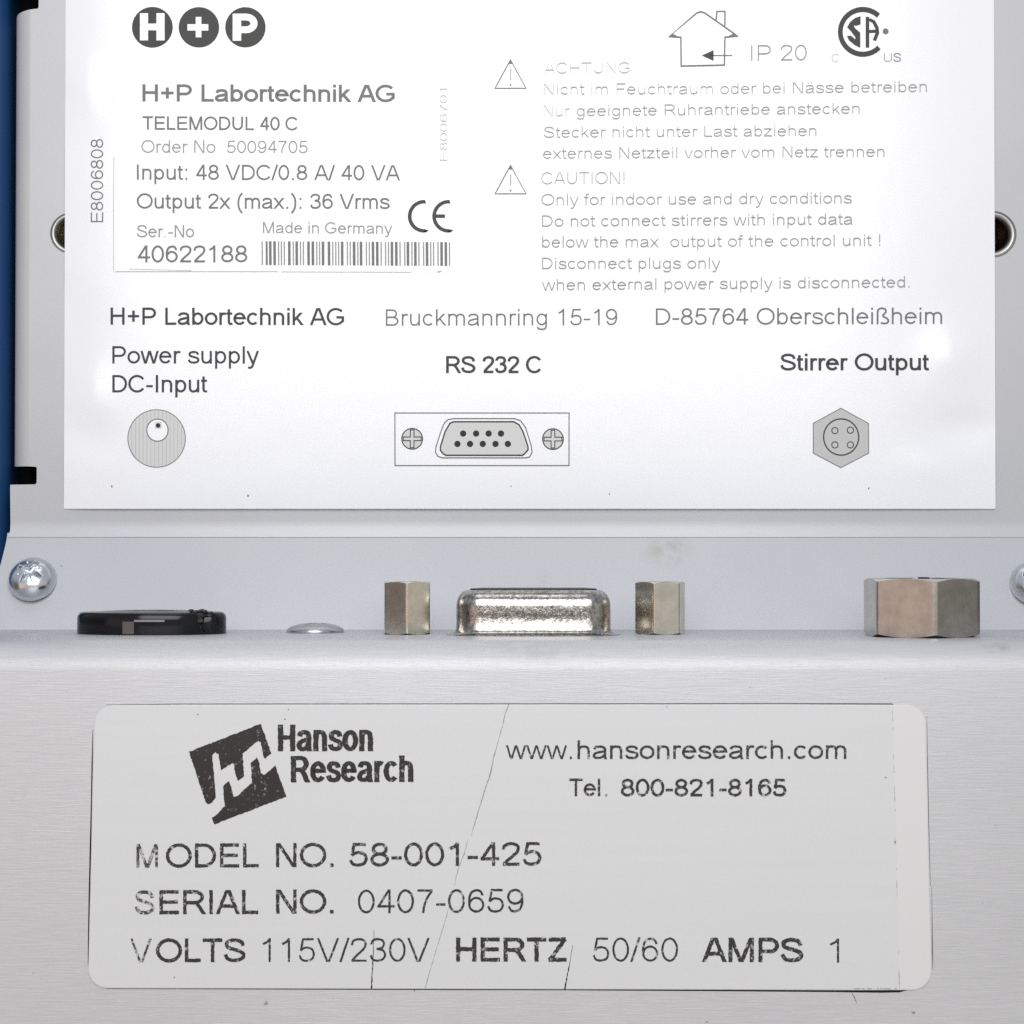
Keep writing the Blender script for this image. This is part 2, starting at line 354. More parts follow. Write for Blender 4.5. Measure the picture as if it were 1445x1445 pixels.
def disc(mb, plane, cx, cy, rx, m, lift=.002, ry=None, n=40):
    ry = ry or rx; c0 = plane.pt(cx, cy, lift)
    ring = [plane.pt(cx + rx * math.cos(2 * math.pi * i / n), cy + ry * math.sin(2 * math.pi * i / n), lift) for i in range(n)]
    for i in range(n): mb.face([c0, ring[i], ring[(i + 1) % n]], m)
def circ(cx, cy, r, ry=None, n=36): return [(cx + r * math.cos(2 * math.pi * i / n), cy + (ry or r) * math.sin(2 * math.pi * i / n)) for i in range(n + 1)]

# ================================================================== the planes the unit is folded from
TILT_U, TILT_N = math.radians(1.0), math.radians(4.5)
YU, ZU = 1.90, -0.264
U_n = Vector((0, -math.cos(TILT_U), math.sin(TILT_U)))
def u_y(z): return YU + math.tan(TILT_U) * (z - ZU)
U = Plane((0, YU, ZU), U_n)
S0, S1 = Vector((0, 1.887, -0.262)), Vector((0, 1.47, -1.222))     # sloping strip, top and bottom
S_dir = (S1 - S0).normalized(); S_n = Vector((0, S_dir.z, -S_dir.y))
if S_n.y > 0: S_n = -S_n
S = Plane(S0, S_n)
ZT = -1.222
TILT_T = math.radians(1.0)                                         # the connector face leans away from the viewer
TM = Matrix.Translation((0, .1, ZT)) @ Matrix.Rotation(-TILT_T, 4, 'X') @ Matrix.Translation((0, -.1, -ZT))
T_n = (TM.to_3x3() @ Vector((0, 0, 1))).normalized()
RB, YB = 0.30, -0.85
TL = TILT_N - TILT_T
N0 = TM @ Vector((0, YB - RB * math.cos(TL), ZT - RB + RB * math.sin(TL)))
N_n = Vector((0, -math.cos(TILT_N), math.sin(TILT_N)))
N = Plane(N0, N_n)
def ux(px): return (px - 722.5) / FPX * (20 + YU)
def uz(py): return (722.5 - py) / FPX * (20 + YU)

unit = bpy.data.objects.new('control_unit', None); col.objects.link(unit); unit.empty_display_size = 1
unit.location = (0, 0, 0)
unit['label'] = 'silver laboratory control unit with white rating sticker, row of connectors and blue side cover'
unit['category'] = 'control unit'

# ------------------------------------------------------------------ near housing
mb = MB(TM)
prof = [(1.62, -8.0), (1.62, ZT - .02), (1.60, ZT)]
prof += [(1.60 - (1.60 - YB) * i / 6, ZT) for i in range(1, 7)]
a0, a1 = math.pi / 2, math.pi - TL
prof += [(YB + RB * math.cos(a0 + (a1 - a0) * i / 18), ZT - RB + RB * math.sin(a0 + (a1 - a0) * i / 18)) for i in range(1, 19)]
for i in range(1, 13):
    d = 6.4 * i / 12; prof.append((YB - RB * math.cos(TL) - math.sin(TL) * d, ZT - RB + RB * math.sin(TL) - math.cos(TL) * d))
xs = [-6.3 + 12.6 * i / 24 for i in range(25)]
mb.grid([[(x, y, z) for x in xs] for y, z in prof], M_alu)
for x in (-6.3, 6.3): mb.face([(x, y, z) for y, z in prof], M_alu)
mb.face([(-6.3, *prof[0]), (6.3, *prof[0]), (6.3, *prof[-1]), (-6.3, *prof[-1])], M_alu)
mb.build('housing', unit, smooth=40, weld=1e-5)

# ------------------------------------------------------------------ back plate with relief slots, rolled edge and lower fold
mb = MB()
XL, XR = ux(40), 5.80
zb, zt = uz(735), 7.2
sl, sr = ux(51.5), ux(14)
def zc(py): return uz(py)
left = [(sr + .005, zb), (sr, zc(690)), (sr + .002, zc(684)), (sl - .015, zc(683.5)), (sl, zc(681)), (sl, zc(660)), (sl - .012, zc(658.5)), (XL, zc(658)),
        (XL, zc(10)), (sl - .012, zc(9)), (sl, zc(7)), (sl, zc(-16)), (sl - .012, zc(-18)), (sr, zc(-18.5)), (sr, zt)]
right = [(XR + .2, zt), (XR + .2, zc(-18.5)), (XR - .08, zc(-18)), (XR - .08, zc(8)), (XR, zc(10)), (XR, zc(658)), (XR - .08, zc(660)), (XR - .08, zc(683)), (XR + .2, zc(684)), (XR + .2, zb)]
HL, HR = (ux(98), uz(328), .222), (ux(1403.5), uz(329.5), .252)
holes = [[(h[0] + h[2] * math.cos(-2 * math.pi * i / 48), h[1] + h[2] * math.sin(-2 * math.pi * i / 48)) for i in range(48)] for h in (HL, HR)]
me = filled(left + right, holes, .10)
mb.addmesh(me, lambda c: (c.x, u_y(c.y) + .05 - c.z, c.y), M_grey)
# rolled tabs between the relief slots
for side, x0, z0, z1 in ((-1, XL, zc(658), zc(10)), (1, XR, zc(658), zc(10))):
    rows = []
    for i in range(15):
        t = i / 14
        if t <= .7: an = t / .7 * math.radians(84); dx, dy = .19 * math.sin(an), .19 * (1 - math.cos(an))
        else: dx, dy = .19 * math.sin(math.radians(84)) + .01, .19 * (1 - math.cos(math.radians(84))) + (t - .7) / .3 * .5
        k = max(0, min(1, t * 1.2)) * .07
        rows.append([(x0 + side * dx, u_y(z) + dy, z) for z in (z0, z0 + .02, z1 - .02 - k, z1 - k)])
    mb.grid(rows, M_grey)
# lower fold: flat, then turning up towards the light, ending in a free edge over the strip
rows = []; y, z = u_y(zb), zb
nst = 10; Hh = zb - (-0.270)
rows.append([(sr + .005, y, z), (XR + .2, y, z)])
for i in range(1, nst + 1):
    an = TILT_U + math.radians(13.0) * min(1, i / 7) ** 1.3
    dz = Hh / nst; z -= dz; y -= math.tan(an) * dz
    xl = sr + .005 if i < 7 else sr + .005 - .022 * (i - 6) / 4
    rows.append([(xl, y, z), (XR + .2, y, z)])
fold_y = y
rows += [[(rows[-1][0][0], y + .006, z - .008), (XR + .2, y + .006, z - .008)], [(rows[-1][0][0], y + .03, z - .010), (XR + .2, y + .03, z - .010)], [(rows[-1][0][0], y + .12, z + .01), (XR + .2, y + .12, z + .01)]]
mb.grid(rows, M_grey)
mb.build('back_plate', unit, smooth=32)

# ------------------------------------------------------------------ sloping mounting strip
mb = MB()
ls = (S1 - S0).length
def sx_(px, py): p = S.pt(px, py); return (p.x, (p - S0).dot(S_dir))
ear = [sx_(10.5, 752), sx_(9.5, 760), sx_(7.5, 770), sx_(5, 780), sx_(1.5, 794), sx_(-4, 812), sx_(-14, 832), (-6.05, .80), (-6.3, 1.1), (-6.3, ls + .2)]
outl = [(p[0], p[1]) for p in ear] + [(6.3, ls + .2), (6.3, -.02)]
me = filled([(a, -b) for a, b in outl], (), .05)
mb.addmesh(me, lambda c: S0 + Vector((c.x, 0, 0)) + S_dir * (-c.y) + S_n * (c.z - .025), M_grey)
mb.build('mounting_strip', unit, smooth=32)

# ------------------------------------------------------------------ blue side covers and black sheets painting the hollow's shade behind the slots
def cover(name, x_in, side, label):
    mb = MB(); R = .26; rows = []
    def ring(inset, y):                                            # rounded outline in the x-z plane
        out = []; xo, zl, zh, rc = 2.6, -3.2, 7.6, 1.2
        for cx, cz, b in ((x_in - rc, zl + rc, -90), (x_in - rc, zh - rc, 0), (x_in - xo + rc, zh - rc, 90), (x_in - xo + rc, zl + rc, 180)):
            for i in range(9):
                an = math.radians(b + 90 * i / 8); r = rc - inset
                out.append((side * (cx + r * math.cos(an)), y, cz + r * math.sin(an)))
        return out
    yf = 2.10
    for i in range(10):
        an = math.radians(90 * i / 9); rows.append(ring(R * (1 - math.sin(an)), yf + R * (1 - math.cos(an))))
    rows.append(ring(0, 6.5))
    mb.grid(rows, M_blue, closed=True); mb.face(rows[0], M_blue); mb.face(rows[-1], M_blue)
    return mb.build(name, unit, smooth=50, weld=1e-5, label=label)
cover('side_cover', -5.52, 1, None)
cover('side_cover', -6.10, -1, None)
mb = MB()
for y in (2.75,): mb.face([(-5.55, y, -1.1), (6.1, y, -1.1), (6.1, y, 7.1), (-5.55, y, 7.1)], M_black_in)
mb.face([(-5.15, 2.02, -1.0), (-5.15, 2.75, -1.0), (-5.15, 2.75, 7.1), (-5.15, 2.02, 7.1)], M_black_in)
mb.build('slot_shade_sheets', unit)

# ------------------------------------------------------------------ threaded inserts half covered by the sticker
def insert(name, h, tint):
    mb = MB(); x, z, r = h; n = 56
    prof = [(r, -.002), (r * .975, -.016), (r * .94, -.006), (r * .89, -.002), (r * .82, -.006), (r * .76, -.02), (r * .72, -.04), (r * .70, -.06)]
    rows = [[(x + rr * math.cos(2 * math.pi * i / n), u_y(z) - hh, z + rr * math.sin(2 * math.pi * i / n)) for i in range(n)] for rr, hh in prof]
    mb.grid(rows, M_ring, closed=True)
    def rg(f, q): return [(x + r * f * math.cos(2 * math.pi * i / n), u_y(z) + q, z + r * f * math.sin(2 * math.pi * i / n)) for i in range(n)]
    mb.grid([rg(.70, .06), rg(.64, .10), rg(.58, .14), rg(.42, .20)], tint, closed=True)
    rows = [rg((.42, .39)[k % 2], .20 + .035 * k) for k in range(7)]
    mb.grid(rows, tint, closed=True); mb.face(rows[-1], M_hole)
    return mb.build(name, unit, smooth=35)
insert('threaded_insert', HL, M_brass); insert('threaded_insert', HR, nickel('dark_insert_thread', (.34, .24, .21), .28))

# ------------------------------------------------------------------ screws
def dome_screw(name, c, n, up, R, H, cross, pozi=True, m=M_steel, edge=.25, depth=.07, spin=0.0):
    """round headed cross recess screw standing on point c with axis n"""
    mb = MB(); n = n.normalized(); ax = up.cross(n).normalized(); ay = n.cross(ax).normalized()
    NR, NA = 90, 240; rows = []
    def hgt(r):
        t = min(1, r / R); return H * (edge + (1 - edge) * math.sqrt(max(0, 1 - t ** 2.2)))
    for i in range(NR + 1):
        r = max(1e-4, R * (i / NR)); row = []
        for k in range(NA):
            a = 2 * math.pi * k / NA; u, v = r * math.cos(a + spin), r * math.sin(a + spin)
            h = hgt(r)
            w = R * .16; arm = R * cross
            d = 0
            for p, q in ((u, v), (v, u)):
                tap = 1 - .35 * abs(p) / arm
                e = min((w * tap - abs(q)) / (R * .06), (arm - abs(p)) / (R * .10))
                d = max(d, min(1, max(0, e)) * (1 - .55 * abs(p) / arm))
            if pozi:
                p, q = (u + v) * .7071, (u - v) * .7071
                for p, q in ((p, q), (q, p)):
                    e = min((R * .035 - abs(q)) / (R * .03), (arm * .86 - abs(p)) / (R * .06)); d = max(d, .15 * min(1, max(0, e)))
            h -= depth * d
            row.append(c + ax * (r * math.cos(a)) + ay * (r * math.sin(a)) + n * h)
        rows.append(row)
    rows.append([c + ax * (R * .985 * math.cos(2 * math.pi * k / NA)) + ay * (R * .985 * math.sin(2 * math.pi * k / NA)) for k in range(NA)])
    mb.grid(rows, m, closed=True)
    return mb.build(name, unit, smooth=48)
upv = Vector((0, 0, 1))
S_ax = Matrix.Rotation(math.radians(-11), 3, 'X') @ S_n                # the screws sit a little skew
dome_screw('panel_screw', S.pt(46.5, 820) , S_ax, upv, .255, .215, .58, spin=math.radians(28), edge=.12, depth=.085)
dome_screw('panel_screw', S.pt(1458, 826), S_ax, upv, .255, .215, .58, spin=math.radians(8), edge=.12, depth=.085)

# ------------------------------------------------------------------ parts standing on the connector face
def tx(px, y): return (px - 722.5) / FPX * (20 + y)
# small round head screw between power socket and serial connector
yy = .76; dome_screw('rivet_screw', TM @ Vector((tx(445, yy), yy, ZT)), T_n, Vector((0, 1, 0)), .297, .098, .5, pozi=False, edge=.12, depth=.05, spin=.5, m=M_rivet)

def hexprism(mb, x, y, z0, h, apo, rot, m, hole, chamfer_bottom=False, tanc=.45, m_in=M_hole):
    NA = 180
    def rh(a):
        b = ((a - rot + math.pi / 6) % (math.pi / 3)) - math.pi / 6; return min(apo / math.cos(b), apo * 1.138)
    rc = apo * 1.005; rows = []
    def ring(fr, zf): return [(x + fr(a) * math.sin(a), y - fr(a) * math.cos(a), zf(a)) for a in (2 * math.pi * i / NA for i in range(NA))]
    ztop = lambda a: z0 + h - max(0, rh(a) - rc) * tanc
    zbot = lambda a: z0 + (max(0, rh(a) - rc) * tanc if chamfer_bottom else 0)
    rows.append(ring(lambda a: rc * .9, lambda a: z0 + .0)); rows.append(ring(rh, zbot))
    rows.append(ring(rh, lambda a: (zbot(a) + ztop(a)) / 2)); rows.append(ring(rh, ztop)); rows.append(ring(lambda a: rc - .004, lambda a: z0 + h)); rows.append(ring(lambda a: hole, lambda a: z0 + h))
    rows.append(ring(lambda a: hole * .97, lambda a: z0 + h * .35))
    mb.grid(rows, m, closed=True); mb.face(rows[-1], m_in)
YD = .40
def jackscrew(px, rot):
    mb = MB(TM); hexprism(mb, tx(px, YD), YD, ZT + .002, .523, .2285, rot, M_nickel, .13, True)
    o = mb.build('jackscrew', unit, smooth=22)
    th = MB(TM); x = tx(px, YD); rows = []
    for k in range(18):
        r = .128 - .012 * (k % 2); rows.append([(x + r * math.cos(2 * math.pi * i / 32), YD + r * math.sin(2 * math.pi * i / 32), ZT + .515 - .014 * k) for i in range(32)])
    th.grid(rows, M_nickel, closed=True); th.build('inner_thread', o, smooth=20)
jackscrew(574.5, math.radians(33)); jackscrew(931.5, math.radians(12.5))
# four pole stirrer socket: large hex nut round a dark insert
yn = -.08; xn = tx(1300, yn)
mb = MB(TM); hexprism(mb, xn, yn, ZT + .002, .565, .508, math.radians(-27.5), M_nut, .36, True, .42, M_plastic_dull)
nut = mb.build('hex_nut', unit, smooth=22)
mb = MB(TM); n = 40
rows = [[(xn + r * math.cos(2 * math.pi * i / n), yn + r * math.sin(2 * math.pi * i / n), ZT + zz) for i in range(n)] for r, zz in ((.345, .2), (.345, .49), (.33, .50), (.27, .50), (.26, .45))]
mb.grid(rows, M_plastic_dull, closed=True); mb.face(rows[-1], M_plastic_dull)
for a in range(4):
    px_, py_ = xn + .12 * math.cos(math.pi / 4 + a * math.pi / 2), yn + .12 * math.sin(math.pi / 4 + a * math.pi / 2)
    rr = [[(px_ + .05 * math.cos(2 * math.pi * i / 16), py_ + .05 * math.sin(2 * math.pi * i / 16), ZT + zz) for i in range(16)] for zz in (.44, .495)]
    mb.grid(rr, M_brass, closed=True); mb.face(rr[-1], M_brass)
# the key of the insert standing a little above the nut
for sgn in (1,):
    kx = xn - .03; ky = yn - .30
    for q in [((kx - .05, ky), (kx + .05, ky), (kx + .05, ky + .05), (kx - .05, ky + .05))]:
        lo = [(a, b, ZT + .50) for a, b in q]; hi = [(a, b, ZT + .583) for a, b in q]
        mb.grid([lo, hi], M_plastic_dull, closed=True); mb.face(hi, M_plastic_dull)
mb.build('socket_insert', nut, smooth=40)

# serial connector: drawn tin plate shell round a black insulator
def dshape(wf, wb, d, r, n=10):                                    # plan outline, long side towards the viewer
    pts = [(-wf / 2, -d / 2), (wf / 2, -d / 2), (wb / 2, d / 2), (-wb / 2, d / 2)]; out = []
    for i in range(4):
        p, a, b = Vector(pts[i]), Vector(pts[i - 1]), Vector(pts[(i + 1) % 4])
        da, db = (a - p).normalized(), (b - p).normalized(); ang = da.angle(db); off = r / math.tan(ang / 2)
        c0 = p + (da + db).normalized() * (r / math.sin(ang / 2)); s0, s1 = p + da * off - c0, p + db * off - c0
        t0, t1 = math.atan2(s0.y, s0.x), math.atan2(s1.y, s1.x)
        while t1 < t0: t1 += 2 * math.pi
        out += [(c0.x + r * math.cos(t0 + (t1 - t0) * k / n), c0.y + r * math.sin(t0 + (t1 - t0) * k / n)) for k in range(n + 1)]
    return out
xd = tx(752.5, YD)
def dring(ins, z): return [(xd + a, YD + b, z) for a, b in dshape(1.64 - 2 * ins, 1.36 - 2 * ins, .83 - 2 * ins, max(.03, .25 - ins))]
mb = MB(TM); rows = [dring(-.10, ZT + .001), dring(-.10, ZT + .006), dring(-.045, ZT + .010), dring(-.012, ZT + .03), dring(.003, ZT + .07), dring(.003, ZT + .20), dring(.004, ZT + .29)]
for i in range(1, 10):
    an = math.radians(90 * i / 9); rows.append(dring(.004 + .142 * (1 - math.cos(an)), ZT + .29 + .158 * math.sin(an)))
rows += [dring(.150, ZT + .446), dring(.155, ZT + .40), dring(.155, ZT + .12)]
mb.grid(rows, M_tin, closed=True)
con = mb.build('serial_connector', unit, smooth=50)
mb = MB(TM); rows = [dring(.160, ZT + .1), dring(.160, ZT + .456), dring(.168, ZT + .461)]
mb.grid(rows, M_plastic_dull, closed=True); mb.face(rows[-1], M_plastic_dull)
for row, cnt, dy in ((0, 5, -.14), (1, 4, .14)):
    for i in range(cnt):
        cx = xd + (i - (cnt - 1) / 2) * .277; cy = YD + dy
        mb.face([(cx + .05 * math.cos(2 * math.pi * k / 16), cy + .05 * math.sin(2 * math.pi * k / 16), ZT + .4615) for k in range(16)], M_hole)
mb.build('insulator', con, smooth=40)

# power socket: black flange with a chipped lip
yj = .52; KY = .60; xj = tx(214.3, yj); RJ = .752; HJ = .218
mb = MB(TM); n = 96
prof = [(RJ - .004, 0), (RJ, .012), (RJ, HJ - .075)] + [(RJ - .055 * (1 - math.cos(math.radians(90 * i / 6))), HJ - .07 + .07 * math.sin(math.radians(90 * i / 6))) for i in range(1, 7)]
prof += [(.56, HJ + .001), (.50, HJ + .010), (.40, HJ + .014), (.33, HJ + .006), (.31, HJ - .05), (.30, .02)]
def chip(a, r):                                                    # the lip is broken away towards the right front
    d = math.degrees(a); k = math.exp(-((d + 36) / 5.5) ** 2); return k * (1 if r > .6 else 0)
rows = []
for r, z in prof:
    row = []
    for i in range(n):
        a = 2 * math.pi * i / n - math.pi; k = chip(a, r)
        rr = r - .10 * k * (z > .10) ; row.append((xj + rr * math.cos(a), yj + KY * rr * math.sin(a), ZT + .001 + z - .05 * k * (z > .12)))
    rows.append(row)
mb.grid(rows, M_plastic, closed=True); mb.face(rows[-1], M_hole)
soc = mb.build('power_socket', unit, smooth=40)
def lump(mb, c, r, m, seed):
    rnd = random.Random(seed); bm = bmesh.new(); bmesh.ops.create_icosphere(bm, subdivisions=3, radius=1)
    ph = [rnd.uniform(0, 6) for _ in range(6)]
    me = bpy.data.meshes.new('t')
    for v in bm.verts:
        k = 1 + .22 * math.sin(v.co.x * 4 + ph[0]) + .2 * math.sin(v.co.y * 5 + ph[1]) + .2 * math.sin(v.co.z * 6 + ph[2]) + .12 * math.sin((v.co.x + v.co.z) * 11 + ph[3])
        v.co = Vector((v.co.x * r[0], v.co.y * r[1], v.co.z * r[2])) * k
    bm.to_mesh(me); bm.free(); mb.addmesh(me, lambda q: Vector(c) + q, m); bpy.data.meshes.remove(me)
mb = MB(TM)
def onrim(deg, rr=RJ): return (xj + rr * math.cos(math.radians(deg)), yj + KY * rr * math.sin(math.radians(deg)))
a, b = onrim(-42, .70); lump(mb, (a, b, ZT + .165), (.055, .05, .05), M_plastic_dull, 1)
a, b = onrim(-38, .66); lump(mb, (a + .0, b, ZT + .225), (.06, .05, .028), M_plastic_dull, 2)
a, b = onrim(-30, .64); lump(mb, (a + .02, b, ZT + .205), (.06, .05, .03), M_plastic_dull, 5)
a, b = onrim(-44, .66); lump(mb, (a - .035, b, ZT + .236), (.035, .03, .012), M_plastic_dull, 4)
mb.build('broken_lip', soc, smooth=40)
# brown reflection painted as a raised patch on the flange front
mb = MB(TM)
def rimpatch(d0, d1, z0, z1, out, m):
    rows = []
    for k in range(9):
        a = math.radians(d0 + (d1 - d0) * k / 8); rows.append([(xj + (RJ + out) * math.cos(a), yj + KY * (RJ + out) * math.sin(a), ZT + z) for z in (z0, z1)])
    mb.grid(rows, m)
rimpatch(-106.5, -97.5, .012, .135, .003, M_brown)
mb.build('reflection_patch', soc)
mb = MB(TM); rimpatch(-97.4, -74.5, .133, .152, .004, mat('grey_reflection_line', (.22, .22, .23), .4)); mb.build('reflection_line', soc)  # grey line painted as a reflection along the rim

# ================================================================== white rating sticker
def g2(px, py, cx, cy, sx, sy): return math.exp(-((px - cx) / sx) ** 2 - ((py - cy) / sy) ** 2)
def wrinkle(px, py):
    d = .055
    d += -.042 * math.exp(-(px - 88) / 26.0) * (1 + .35 * math.sin(py / 61.0) + .2 * math.sin(py / 23.0 + 1))       # left edge pressed down
    d += -.034 * math.exp((px - 1406) / 55.0) * (1 + .3 * math.sin(py / 75.0 + 2))
    d += .036 * g2(px, py, 1352, 500, 42, 46) - .036 * g2(px, py, 1362, 603, 48, 26) + .012 * g2(px, py, 1330, 660, 60, 30)
    d += .018 * g2(px, py, 128, 560, 26, 45) - .018 * g2(px, py, 120, 610, 34, 26) + .016 * g2(px, py, 118, 120, 20, 40)
    d += -.008 * math.exp((py - 720) / 18.0)
    d += .0022 * math.sin(px / 190.0 + 1.0) * math.sin(py / 160.0)
    return max(d, .009)
W = Plane((0, YU, ZU), U_n, wrinkle)
mb = MB()
SXs = [90.5 + (1404 - 90.5) * i / 170 for i in range(171)]
SYs = [-120 + 838 * i / 110 for i in range(111)]
def edge_x(x, y):                                                 # the sticker is a true rectangle on a plate leaning 1 degree
    t = (y + 0.0) / 718; return (92.6 - 2.4 * t) + (x - 90.5) / (1404 - 90.5) * ((1402.6 + 2.2 * t) - (92.6 - 2.4 * t))
rows = [[W.pt(edge_x(x, y), y) for x in SXs] for y in SYs]
mb.grid(rows, M_paper)
rim = rows[0] + [r[-1] for r in rows] + rows[-1][::-1] + [r[0] for r in rows[::-1]]
mb.grid([rim, [Vector((p.x, u_y(p.z) - .0005, p.z)) for p in rim]], M_paper)
sticker = mb.build('rating_sticker', unit, smooth=40)
# smaller overlay sticker carrying the ratings
def wr2(px, py): return wrinkle(px, py) + .004
W2 = Plane((0, YU, ZU), U_n, wr2)
mb = MB(); xs2 = [160 + 478 * i / 60 for i in range(61)]; ys2 = [100 + 284 * i / 36 for i in range(37)]
r2 = [[W2.pt(x, y) for x in xs2] for y in ys2]
mb.grid(r2, M_paper2)
rim = r2[0] + [r[-1] for r in r2] + r2[-1][::-1] + [r[0] for r in r2[::-1]]
mb.grid([rim, [p - U_n * -.0038 * -1 for p in rim]], M_paper2)
overlay = mb.build('overlay_sticker', sticker, smooth=40)
mb = MB()  # slight shadow of the overlay's edge, drawn as faint grey lines
stroke(mb, W2, [(160.6, 222), (160.2, 300), (160.4, 383.4)], .8, .8, I_faint, .001)
stroke(mb, W2, [(163, 383.2), (392, 383.2)], .9, 1.1, I_faint, .001); stroke(mb, W2, [(397, 383.6), (580, 384)], .9, 1.0, I_faint, .001); stroke(mb, W2, [(617, 384), (623, 382.6)], 1.5, 1.5, I_soft, .001)
stroke(mb, W2, [(182, 379.6), (270, 382)], .8, .9, I_faint, .0014)
mb.build('overlay_edge_shade', overlay)
mb = MB()
Tt = lambda s, x0, x1, yb, cap, wx, wy, m, yb1=None, pl=W2, **k: text(mb, pl, s, x0, x1, yb, cap, wx, wy, m, yb1, **k)
Tt('H+P Labortechnik AG', 201, 557, 143.2, 24.3, 4.3, 3.9, I_mid, 144)
Tt('TELEMODUL 40 C', 200, 420, 183, 19, 2.6, 2.6, I_mid, 184)
Tt('Order No', 199.6, 304, 215.6, 18, 1.7, 1.9, I_soft, 216); Tt('50094705', 320, 434, 216, 17.6, 1.7, 1.9, I_soft, 216.2)
Tt('Input: 48 VDC/0.8 A/ 40 VA', 193.2, 564.5, 253.6, 21.5, 2.5, 2.6, I_mid, 254.6)
Tt('Output 2x (max.): 36 Vrms', 193, 550, 294.3, 21.5, 2.6, 2.7, I_mid, 295)
Tt('Ser', 193, 231, 335, 17.5, 2.0, 2.1, I_soft); Tt('.', 232, 234.4, 335, 17.5, 1.4, 1.4, I_faint); Tt('-No', 236.5, 274, 335, 17.5, 2.0, 2.1, I_soft)
Tt('Made in Germany', 371, 553.5, 329, 16, 1.8, 1.9, I_soft, 330)
Tt('40622188', 193, 349, 370.4, 24, 2.9, 2.9, I_mid, 370.2)
text(mb, W2, 'E8006701', 0, 102, 0, 10.5, 1.5, .55, I_faint, rot=(631.2, 227))
# rating lettering printed straight on the big sticker
mb.build('rating_lettering', overlay, fix=False)
mb = MB()
bars = [103, (168, 2.8), -220, -283, 341, 382, 425, -497, 556, -605, 660, 702, -777, -840, 897, 938, -988, -1075, 1130, 1174, 1216, -1267, 1343, 1385]
bars2 = [(-4, 3.9), 50, -97, 175, 218, -271, -333, 390, 454, 497, -547, -610, 665, 733, -780, 838, -888, 940, 1008, -1058, 1112, 1153, 1218, -1270, -1332, 1385]
for off, bl in ((360, bars), (500, bars2)):
    for q in bl:
        cx, w = (q[0], q[1]) if isinstance(q, tuple) else (abs(q), 3.7 if q < 0 else 1.9)
        cx = off + cx / 10.32; x = (cx - 369) / 266
        stroke(mb, W2, [(cx, 340.4 + 1.2 * x), (cx + .2, 374 + 1.4 * x)], w, w, I_mid if w > 2.5 else I_soft, .002)
mb.build('barcode', overlay, fix=False)
mb = MB()
for x0, x1 in ((575.5, 600.5), (610, 635)):
    cx = x0 + 23; pts = [(cx + 20.4 * math.cos(math.radians(a)), 305.2 + 20.6 * math.sin(math.radians(a))) for a in range(83, 278, 6)]
    stroke(mb, W2, [(x1, 325.8)] + pts + [(x1, 284.6)], 5.2, 5.0, I_dark)
stroke(mb, W2, [(611.5, 305), (628, 305)], 5, 5, I_dark, .0026)
mb.build('ce_mark', overlay, fix=False)

# lettering on the big sticker
mb = MB()
Tb = lambda s, x0, x1, yb, cap, wx, wy, m, yb1=None, **k: text(mb, W, s, x0, x1, yb, cap, wx, wy, m, yb1, **k)
text(mb, W, 'E8006808', 0, 117.5, 0, 17.5, 1.7, 1.7, I_mid, rot=(145.6, 313.5))
Tb('IP 20', 1060, 1138.5, 86, 22.5, 1.7, 2.2, I_soft, 85.4)
Tb('ACHTUNG', 768, 888.5, 104.2, 16, .5, 1.9, I_faint, 103.6)
Tb('Nicht im Feuchtraum', 767.5, 1006, 134, 16, .7, 1.9, I_soft, 133); Tb('oder bei', 1016.5, 1107, 133, 16, 1.1, 1.7, I_soft, 132); Tb('Nässe betreiben', 1119, 1308, 131.8, 16, 1.2, 1.8, I_soft, 130)
Tb('Nur', 767.5, 804, 164.5, 16, .55, 1.6, I_soft, 164.4); Tb('geeignete Ruhrantriebe anstecken', 814, 1213, 164.3, 16, 1.2, 1.9, I_soft, 160.8)
Tb('Stecker nicht unter Last abziehen', 767.5, 1152, 194.8, 16, 1.15, 1.9, I_soft, 192.2)
Tb('externes Netzteil vorher vom Netz trennen', 766.4, 1248, 224.4, 16, 1.2, 1.9, I_soft, 221.6)
Tb('CAUTION!', 764, 881, 260.2, 17, 1.0, 1.6, I_soft, 259.5)
Tb('Only for indoor use and dry conditions', 764, 1202, 290.2, 16.5, 1.3, 2.0, I_soft, 287.4)
Tb('Do not connect stirrers with input data', 765, 1203, 320.3, 16.5, 1.4, 2.1, I_soft, 317.2)
Tb('below the max', 765, 929.5, 349.8, 16.5, 1.4, 2.1, I_soft, 349); Tb('output of the control unit !', 946, 1242, 349, 16.5, 1.3, 2.0, I_soft, 347)
Tb('Disconnect plugs only', 765, 1016.6, 380, 16.5, 1.4, 2.1, I_soft, 379.4)
Tb('when external power supply is disconnected.', 765, 1283.5, 410.3, 16.5, 1.4, 2.1, I_soft, 406)
Tb('H+P Labortechnik AG', 156, 485.5, 458.2, 24.3, 3.5, 3.3, I_dark, 459)
Tb('Bruckmannring 15-19', 544.5, 871, 459.8, 23.3, 2.2, 2.3, I_mid, 459)
Tb('D-85764 Oberschleißheim', 925.5, 1329.6, 458.6, 23.5, 2.5, 2.5, I_mid, 457.2)
Tb('Power supply', 158.5, 365.4, 513, 24.6, 3.1, 3.0, I_dark, 513.2); Tb('DC-Input', 158.5, 294, 553.8, 24.6, 3.3, 3.1, I_dark)
Tb('RS 232 C', 629.5, 764, 526.6, 24.2, 3.9, 3.6, I_dark); Tb('Stirrer Output', 1101, 1312.7, 523, 24, 3.9, 3.6, I_dark, 522.6)
mb.build('sticker_lettering', sticker, fix=False)
